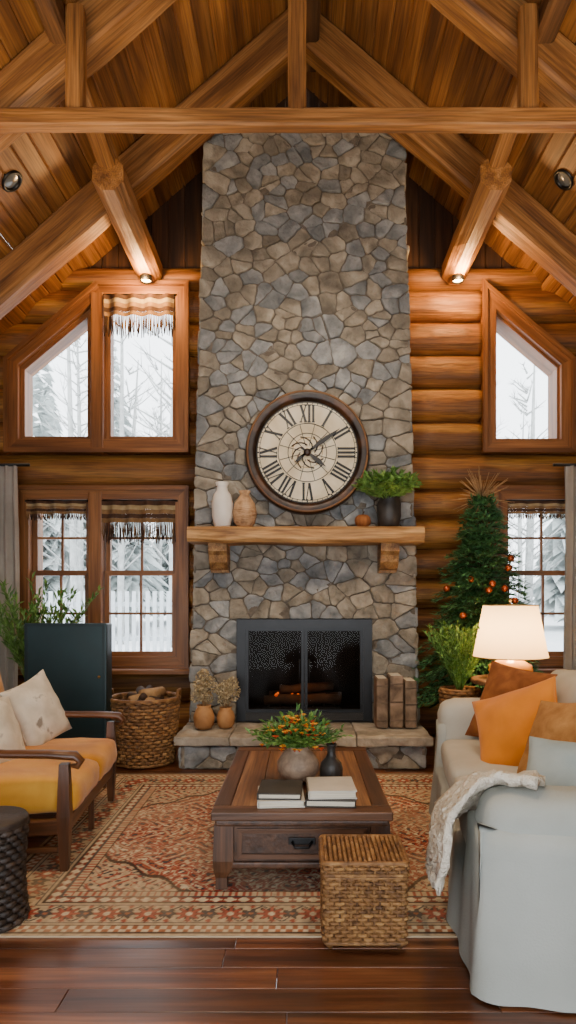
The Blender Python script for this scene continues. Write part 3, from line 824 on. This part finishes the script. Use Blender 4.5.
for k in range(120):
    a=R.uniform(0,6.28); e=R.uniform(.1,1.45); r=R.uniform(.15,.21)
    c=Vector((vx+r*math.cos(a)*math.cos(e),vy+r*math.sin(a)*math.cos(e),zt+.16+r*math.sin(e)*.85)); mt=R.choice([m_fl1,m_fl1,m_fl1,m_fl2])
    ball(mb,c,.006,m_fl2,n=6)
    for q in range(7):
        b_=2*math.pi*q/7; d=Vector((math.cos(b_),math.sin(b_),.4)); leaf(mb,c,d,.02,.014,mt)
mb.build()
mb=MB('bottle_vase'); M=T(.15,3.34,zt+.001)
lathe(mb,[(.045,0),(.058,.012),(.06,.07),(.052,.1),(.028,.125),(.02,.15),(.022,.185),(.03,.195),(.024,.195),(.016,.18)],m_vdark,M,28); mb.build()
def book(mb,c,w,d,h,cover,rot):
    M=T(*c)@RZ(rot)
    box(mb,(0,0,h-.003),(w,d,.006),cover,r=.002,M=M,tint=1); box(mb,(0,0,.003),(w,d,.006),cover,r=.002,M=M,tint=1)
    box(mb,(-w/2+.003,0,h/2),(.006,d,h),cover,r=.002,M=M,tint=1); box(mb,(.001,0,h/2),(w-.014,d-.014,h-.008),m_page,r=.002,M=M,tint=1)
mb=MB('book_stack'); book(mb,(-.1,3.04,zt+.001),.215,.25,.032,m_bk2,3); book(mb,(-.1,3.04,zt+.034),.2,.23,.03,m_bk1,-2); mb.build()
mb=MB('book_stack'); book(mb,(.135,3.05,zt+.001),.23,.26,.034,m_bk1,-3); book(mb,(.135,3.05,zt+.036),.22,.24,.038,m_bk2,2); mb.build()
# ---------------------------------------------------------------- wicker pieces
mb=MB('wicker_box_stool'); c=(.235,2.54)
wicker(mb,rsq(.15,.13,.018),0.02,.27,lambda f:1,m_wick,17,.007,.006,52,260,T(c[0],c[1],0))
wicker(mb,rsq(.158,.138,.018),0.275,.325,lambda f:1,m_wick,4,.006,.005,52,260,T(c[0],c[1],0))
box(mb,(c[0],c[1],.3),(.29,.25,.035),m_wick,r=.01,n=4)
for i in range(17):
    x=c[0]-.144+.018*i; tube(mb,[(x,c[1]-.135+.27*q/30,.324+.005*math.sin(q*math.pi/2+(math.pi if i%2 else 0))) for q in range(31)],.0085,m_wick,n=5,tint=R.uniform(.8,1.25))
for sx_ in (-1,1):
    for sy in (-1,1): tube(mb,[(c[0]+sx_*.13,c[1]+sy*.11,.001),(c[0]+sx_*.13,c[1]+sy*.11,.3)],.012,m_wick)
mb.build()
mb=MB('log_basket')
pf=lambda f:.84+.16*f
BX=-1.26; BY=5.2
wicker(mb,circ(.27),.01,.52,pf,m_wick,20,.011,.008,44,176,T(BX,BY,0))
lathe(mb,[(.22,.012),(.001,.012)],m_wick,T(BX,BY,0),24,caps=False)
for k in range(16):
    a=R.uniform(0,3.14); r=R.uniform(0,.1); b_=R.uniform(0,6.28); X=BX+r*math.cos(b_); Y=BY+r*math.sin(b_); z=.42+.009*k
    d=Vector((math.cos(a),math.sin(a),R.uniform(-.1,.2)))*.13
    tube(mb,[Vector((X,Y,z))-d,Vector((X,Y,z)),Vector((X,Y,z))+d],R.uniform(.025,.045),m_bark if k%2 else m_twig,n=8)
for sg in (-1,1): tube(mb,[(BX+sg*.27,BY-.07,.51),(BX+sg*.275,BY-.05,.58),(BX+sg*.275,BY+.05,.58),(BX+sg*.27,BY+.07,.51)],.012,m_wick)
mb.build()
mb=MB('wicker_drum_table'); M=T(-1.265,2.62,0)
wicker(mb,circ(.14),.01,.40,lambda f:1-.1*math.sin(math.pi*f),m_wickd,15,.008,.007,34,136,M)
lathe(mb,[(.14,.39),(.15,.40),(.152,.415),(.145,.425),(.001,.425)],m_wickd,M,36)
mb.build()
# ---------------------------------------------------------------- cabinet
mb=MB('teal_cabinet')
box(mb,(-1.79,5.0,.585),(.62,.14,1.07),m_cab,r=.01,tint=.8)
box(mb,(-1.79,5.0,.03),(.56,.2,.06),m_black,r=.005)
box(mb,(-1.79,4.92,.6),(.62,.02,1.05),m_cab,r=.006,tint=1.15)
pframe(mb,rect(-2.09,-1.49,.08,1.12),.02,4.905,4.915,m_cab,.8)
lathe(mb,[(.006,0),(.012,.015),(.001,.022)],m_brass,T(-1.53,4.91,.72)@RX(90),12)
mb.build()
# ---------------------------------------------------------------- armchair
mb=MB('armchair')
Lc=1.18
for yy in (.05,Lc-.05):
    rings=[]
    for z,w in ((0,.018),(.12,.024),(.26,.03),(.42,.026),(.51,.022)):
        rings.append([(-.03-w,yy-w,z),(-.03+w,yy-w,z),(-.03+w,yy+w,z),(-.03-w,yy+w,z)])
    loft(mb,rings,m_chairwood,False,swz=(2,0,1))
    rings=[]
    for z,w,o in ((0,.018,-.06),(.2,.026,-.02),(.4,.026,0),(.6,.022,-.03),(.78,.018,-.08)):
        X=-.78+o; rings.append([(X-w,yy-w,z),(X+w,yy-w,z),(X+w,yy+w,z),(X-w,yy+w,z)])
    loft(mb,rings,m_chairwood,False,swz=(2,0,1))
    tube(mb,[(-.84,yy,.6),(-.7,yy,.6),(-.5,yy,.575),(-.3,yy,.56),(-.1,yy,.555),(.02,yy,.545),(.045,yy,.52),(.03,yy,.495),(.0,yy,.5)],[.028,.03,.032,.033,.036,.038,.032,.026,.015],m_chairwood,n=10,sy=.6)
    beam(mb,(-.06,yy,.21),(-.78,yy,.19),.04,.075,m_chairwood,jit=0,ch=.008,seg=2)
    beam(mb,(-.06,yy,.1),(-.78,yy,.1),.025,.03,m_chairwood,jit=0,ch=.006,seg=2)
beam(mb,(-.03,.05,.215),(-.03,Lc-.05,.215),.04,.085,m_chairwood,jit=0,ch=.01,seg=2)
beam(mb,(-.79,.05,.2),(-.79,Lc-.05,.2),.04,.08,m_chairwood,jit=0,ch=.01,seg=2)
beam(mb,(-.87,.05,.76),(-.87,Lc-.05,.76),.04,.07,m_chairwood,jit=0,ch=.01,seg=2)
beam(mb,(-.03,Lc/2,.008),(-.03,Lc/2,.2),.03,.03,m_chairwood,jit=0,seg=2,ch=.005)
for k in range(2):
    cy=.075+.2575+k*.515
    box(mb,(-.355,cy,.335),(.76,.51,.17),m_mustard,r=.06,n=8,smooth=True,bulge=.16,wr=.01,tint=1)
    box(mb,(0,0,0),(.18,.5,.54),m_mustard,r=.075,n=8,smooth=True,bulge=.25,wr=.012,M=T(-.74,cy,.66)@RY(-12),tint=1)
mb.build((-1.1,3.06,RZT),math.radians(5))
pillow('throw_pillow',.42,.42,.15,m_wpil,T(-1.62,3.98,.615)@RZ(72)@RX(70)@RZ(14))
pillow('throw_pillow',.40,.40,.15,m_wpil,T(-1.66,3.5,.59)@RZ(80)@RX(66)@RZ(-8))
# ---------------------------------------------------------------- sofa
mb=MB('sofa')
LS=2.1; DS=.96
def cush(c,s,r,mat,b=0,n=8,wr=.008,M=None): box(mb,c,s,mat,r=r,n=n,smooth=True,bulge=b,wr=wr,M=M,tint=1)
cush((DS/2,LS/2,.2),(DS-.06,LS-.06,.3),.03,m_sofa)
cush((DS/2,.14,.34),(DS-.03,.26,.62),.105,m_sofad,n=20,wr=.006)
cush((DS/2-.03,LS-.14,.36),(DS-.07,.25,.64),.10,m_sofa,n=12,wr=.005)
cush((DS-.15,LS/2,.5),(.26,LS-.03,.72),.1,m_sofa,n=12)
for k in range(2): cush((.36,.27+.39+k*.785,.375),(.70,.775,.17),.06,m_sofa,.16)
for k in range(2): cush((0,0,0),(.2,.76,.46),.08,m_sofa,.2,M=T(.68,.27+.39+k*.785,.66)@RY(12))
n=360
def outl(t,off):
    P=[(0,0),(DS,0),(DS,LS),(0,LS)]; per=2*(DS+LS); s=t*per
    for i,l in enumerate((DS,LS,DS,LS)):
        if s<=l: break
        s-=l
    a=P[i];b_=P[(i+1)%4]; f=s/l
    x=a[0]+(b_[0]-a[0])*f; y=a[1]+(b_[1]-a[1])*f
    nx,ny=[(0,-1),(1,0),(0,1),(-1,0)][i]
    r=.10; e=min(s,l-s)
    if e<r:
        q=(r-e); x-=nx*q*q/(2*r)*.5; y-=ny*q*q/(2*r)*.5
        # soften towards the corner
    H=.53
    if i==3:
        u=y
        if u>.27 and u<LS-.26: H=.285
        if u<.30 and u>.24: H=.53-(u-.24)/.06*.245
        if u>LS-.30 and u<LS-.24: H=.285+(u-(LS-.30))/.06*.245
    return x+nx*off,y+ny*off,H
rings=[]
for fz in (0,.12,.25,.4,.55,.7,.85,1.0,1.04):
    ring=[]
    for k in range(n):
        t=(k+.5)/n
        w=math.sin(t*2*math.pi*9)+.6*math.sin(t*2*math.pi*23+1)
        _,_,H=outl(t,0)
        z=min(fz,1)*H; fl=max(0,1-z/.45)
        off=.002+fl*(.03+.016*w)-(.05 if fz>1 else 0)
        x,y,_=outl(t,off); ring.append((x,y,z+(.012 if fz>1 else 0)))
    rings.append(ring)
loft(mb,rings,m_sofad,True,caps=False,tint=1)
mb.build((.57,2.12,RZT),math.radians(-8))
SM=T(.57,2.12,RZT)@RZ(-8)
def sp(x,y,z): return SM@T(x,y,z)
pillow('rust_pillow',.48,.48,.16,m_rust,sp(.42,1.70,.68)@RZ(-40)@RX(64)@RZ(-6))
pillow('orange_pillow',.47,.47,.18,m_orange,sp(.37,1.30,.63)@RZ(-40)@RX(56)@RZ(26))
pillow('tan_pillow',.44,.44,.16,m_tan,sp(.50,.90,.64)@RZ(-60)@RX(58)@RZ(10))
pillow('pale_blue_pillow',.42,.38,.16,m_bluep,sp(.44,.48,.585)@RZ(-24)@RX(40))
mb=MB('throw_blanket')
path=[(.20,0),(.16,0),(.12,0),(.085,-.003),(.055,-.008),(.025,-.018),(-.005,-.04),(-.03,-.075),(-.042,-.13),(-.049,-.19),(-.055,-.25),(-.06,-.31),(-.064,-.37)]
def bl(i,f,off):
    x,dz=path[i]; y=.06+.62*f+.04*math.sin(i*.45)
    t=max(0,min(1,(y-.2)/.17)); t=t*t*(3-2*t); top=.655-.155*t
    w=.012*math.sin(f*26+i*.35)+.008*math.sin(f*47)+.006*math.sin(i*2.5)
    if i<=6: p=Vector((x+(.05*math.sin(f*9) if i<3 else 0),y,top+dz+w+off))
    else:
        b0=.36-.16*f
        tt=(i-6)/6; z=(top-.04)*(1-tt)+b0*tt
        p=Vector((x-.018-abs(w)*1.3-off,y,z))
    return p
rings=[]; ny=64
for i in range(len(path)):
    rings.append([bl(i,j/ny,.028+.007*math.sin(j*1.6)+.004*math.sin(i*3.0)) for j in range(ny+1)]+[bl(i,j/ny,.004) for j in range(ny,-1,-1)])
loft(mb,rings,m_throw,True,tint=1)
for j in range(64):
    f=j/63; p=bl(len(path)-1,f,.015)
    tube(mb,[p,p+Vector((-.006+R.uniform(-.005,.005),R.uniform(-.008,.008),-.025)),p+Vector((-.004,R.uniform(-.015,.015),-.055))],[.009,.008,.004],m_throw,n=5)
mb.build((.57,2.12,RZT),math.radians(-8))
# ---------------------------------------------------------------- side table and lamp
mb=MB('side_table'); M=T(1.5,4.68,0)
lathe(mb,[(.27,.70),(.28,.71),(.28,.725),(.27,.735),(.001,.735)],m_tabletop,M,40)
lathe(mb,[(.16,0),(.17,.02),(.06,.06),(.035,.2),(.05,.4),(.035,.6),(.07,.7)],m_tabledark,M,24)
mb.build()
mb=MB('table_lamp'); M=T(1.5,4.68,.737)
lathe(mb,[(.1,0),(.12,.01),(.155,.05),(.15,.095),(.09,.13),(.035,.15),(.022,.17),(.022,.24),(.001,.24)],m_amber,M,36)
lathe(mb,[(.262,.155),(.19,.525)],m_shade,M,48,caps=False)
for r,z in ((.262,.155),(.19,.525)): tube(mb,[(r*math.cos(2*math.pi*k/48),r*math.sin(2*math.pi*k/48),z) for k in range(48)],.004,m_brass,n=5,loop=True,M=M)
tube(mb,[(0,0,.24),(0,0,.55)],.004,m_brass,n=6,M=M); ball(mb,(1.5,4.68,.737+.56),.012,m_brass)
for a in (0,120,240): tube(mb,[(0,0,.5),(.188*math.cos(math.radians(a)),.188*math.sin(math.radians(a)),.52)],.002,m_brass,n=4,M=M)
mb.build()
# ---------------------------------------------------------------- fir tree
mb=MB('christmas_tree'); tx,ty=1.53,5.54
tube(mb,[(tx,ty,.3),(tx,ty,1.2),(tx,ty,2.12)],[.03,.02,.006],m_bark)
lathe(mb,[(.13,0),(.16,.02),(.18,.3),(.19,.34),(.17,.34),(.165,.3),(.001,.3)],m_clay,T(tx,ty,0),28)
z=.5
while z<2.14:
    f=(z-.5)/(1.64); rad=.56*(1-f)**.7+.04
    nb=max(7,int(20*(1-f)+8))
    for k in range(nb):
        a=R.uniform(0,6.28); L_=rad*R.uniform(.72,1.08); up=.2+.5*f
        if math.sin(a)>.3: L_*=.75
        pts=[Vector((tx,ty,z))+Vector((math.cos(a)*L_*q,math.sin(a)*L_*q,L_*(up*q-.5*q*q))) for q in (0,.33,.66,1)]
        tube(mb,pts,[.006,.005,.003,.002],m_bark,n=4)
        nn=int(34+120*L_)
        for s in range(nn):
            g=R.uniform(.15,1)*3; q=min(2,int(g)); p=pts[q].lerp(pts[q+1],g-q); d=(pts[q+1]-pts[q]).normalized()
            side=Vector((-math.sin(a),math.cos(a),0))*R.choice([-1,1])
            tw=side*R.uniform(0,.12)*(1-g/4.2)
            leaf(mb,p+tw+d*abs(tw.length)*.5,d*R.uniform(.5,1.3)+side*R.uniform(-.8,.8)+Vector((0,0,R.uniform(-.3,.7))),R.uniform(.045,.07),.015,m_needle,fold=.1,tint=R.uniform(.6,1.4))
    z+=.048
for k in range(10):
    a=R.uniform(3.4,6.0); f=R.uniform(.1,.85); r=.52*(1-f)**.7+.03; ball(mb,(tx+r*math.cos(a),ty+r*math.sin(a),.58+1.5*f),.03,m_bulb_orn,n=14)
for k in range(80):
    d=Vector((R.gauss(0,1),R.gauss(0,.6),R.gauss(.4,1))).normalized(); l=R.uniform(.14,.28)
    tube(mb,[(tx,ty,2.17),Vector((tx,ty,2.17))+d*l],[.005,.0015],m_twig,n=4)
mb.build()
mb=MB('potted_shrub'); sx,sy=1.20,4.95
wicker(mb,circ(.14),.01,.62,lambda f:.8+.2*f,m_wick,20,.009,.006,24,90,T(sx,sy,0))
lathe(mb,[(.12,.57),(.001,.575)],m_bark,T(sx,sy,0),24,caps=False)
stem_bush(mb,(sx,sy,.57),150,.60,.38,m_leaf,.045,.018,per=26,droop=.35)
mb.build()
mb=MB('potted_window_plant'); px,py=-2.25,5.5
lathe(mb,[(.11,0),(.13,.02),(.15,.4),(.16,.45),(.14,.45),(.135,.4),(.001,.4)],m_vdark,T(px,py,0),28)
stem_bush(mb,(px,py,.4),50,1.15,.36,m_leaf,.09,.024,per=26,droop=.35,f0=.45)
mb.build()
# ---------------------------------------------------------------- exterior
mb=MB('snow_ground'); n=30; V=[];F=[]
for j in range(n+1):
    for i in range(n+1):
        x=-30+60*i/n; y=6.6+50*j/n; V.append((x,y,-.25+.35*noise.noise(Vector((x*.2,y*.2,0)))+max(0,y-25)*.05))
for j in range(n):
    for i in range(n): a=j*(n+1)+i; F.append((a,a+1,a+n+2,a+n+1))
mb.add(V,F,m_snow,True); mb.build()
mb=MB('picket_fence')
for k in range(60):
    x=-9+.16*k; box(mb,(x,15,.75),(.09,.03,1.5),m_house,r=.004)
for z in (.4,1.2): box(mb,(-4.2,15.04,z),(9.8,.04,.1),m_house,r=.004)
mb.build()
mb=MB('neighbour_house')
box(mb,(9.5,14,1.1),(5,4,2.8),m_house,r=.02)
prism(mb,[(6.6,2.4),(12.4,2.4),(9.5,4.2)],11.8,16.3,m_roofh)
for x in (8.6,10.4): box(mb,(x,11.98,1.4),(.7,.06,.9),m_roofh,r=.01)
mb.build()
def bare_tree(mb,x,y,h,r):
    tube(mb,[(x,y,-.3),(x+R.uniform(-.2,.2),y,h*.5),(x+R.uniform(-.4,.4),y,h)],[r,r*.65,r*.12],m_btrunk,n=6)
    for k in range(44):
        f=R.uniform(.15,.97); a=R.uniform(0,6.28); l=h*.22*(1.15-f); b0=Vector((x,y,h*f)); d=Vector((math.cos(a),math.sin(a),R.uniform(.3,1))).normalized()
        p1=b0+d*l*.5; p2=p1+(d+Vector((0,0,R.uniform(-.2,.4))))*l*.5
        tube(mb,[b0,p1,p2],[r*.22,r*.14,r*.04],m_btrunk,n=4)
        for q in range(4):
            e=(d+Vector((R.uniform(-1,1),R.uniform(-1,1),R.uniform(-.3,.8)))).normalized(); s=b0.lerp(p2,R.uniform(.3,.9)); tube(mb,[s,s+e*l*.4],[r*.08,r*.02],m_btrunk,n=3)
mb=MB('bare_trees')
for k in range(22):
    sgx=-1 if k%2 else 1
    bare_tree(mb,sgx*R.uniform(3,14),R.uniform(17.5,30),R.uniform(9,14),R.uniform(.12,.22))
mb.build()
mb=MB('snowy_firs')
for k in range(14):
    x=(-1 if k%3 else 1)*R.uniform(4,16); y=R.uniform(24,36); h=R.uniform(9,16)
    for q in range(340):
        f=R.random()**1.3; a=R.uniform(0,6.28); rr=(h*.2*(1-f)+.1); zb=h*(.06+.92*f)
        d=Vector((math.cos(a),math.sin(a),-.45)); leaf(mb,(x,y,zb+rr*.3),d,rr*R.uniform(.8,1.2),rr*.5+.15,m_frosthaze,fold=.3,tint=R.uniform(.9,1.08))
    tube(mb,[(x,y,-.3),(x,y,h*.5)],.15,m_btrunk)
mb.build()
# ---------------------------------------------------------------- lights
def light(name,kind,loc,power,col,size=.1,rot=None,spot=90,blend=.6):
    l=bpy.data.lights.new(name,kind); l.energy=power; l.color=col
    if kind=='AREA': l.size=size
    else: l.shadow_soft_size=size
    if kind=='SPOT': l.spot_size=math.radians(spot); l.spot_blend=blend
    o=bpy.data.objects.new(name,l); o.location=loc
    if rot: o.rotation_euler=[math.radians(a) for a in rot]
    bpy.context.scene.collection.objects.link(o); return o
WARM=(1,.58,.22); WM=(1,.76,.48)
for sg in (-1,1):
    mb=MB('beam_downlight'); x=sg*1.42; M=T(x,5.92,4.235)@RX(180)
    lathe(mb,[(.05,-.02),(.055,.03),(.048,.035),(.045,.02)],m_black,M,20,caps=False); lathe(mb,[(.045,.02),(.001,.02)],m_lamp_on,M,20,caps=False); mb.build()
    light('beam_downlight_lamp','POINT',(x,5.80,4.16),44,WARM,.05)
light('lamp_bulb','POINT',(1.5,4.68,1.06),30,(1,.70,.38),.05)
light('ember_glow','POINT',(.02,5.72,.6),1.5,(1,.35,.08),.1)
for x in (-1.9,1.9): light('ceiling_fill_spot','SPOT',(x*.9,3.0,2.9),125,WM,.25,(180-12,0,0),150,.8)  # unseen fill spots added to warm the ceiling from below, no fixture modelled
for x,y in ((-.9,2.6),(.9,2.6)): light('ceiling_downlight','SPOT',(x,y,4.6),190,WM,.15,(0,0,0),110,.8)
light('chimney_wash','SPOT',(0,3.3,3.9),165,(1,.84,.66),.2,(55,0,0),95,.9)
w=bpy.data.worlds.new('World'); bpy.context.scene.world=w; w.use_nodes=True
bg=w.node_tree.nodes['Background']; bg.inputs[0].default_value=(.90,.95,1,1); bg.inputs[1].default_value=6.0
# ---------------------------------------------------------------- camera
cd=bpy.data.cameras.new('camera'); cam=bpy.data.objects.new('camera',cd); bpy.context.scene.collection.objects.link(cam)
cam.location=(0,0,1.3); cam.rotation_euler=(math.radians(90),0,0)
cd.sensor_width=36; cd.lens=650/1024*36; cd.shift_y=(600-512)/1024; cd.shift_x=-(302-288)/1024; cd.clip_start=.05
bpy.context.scene.camera=cam
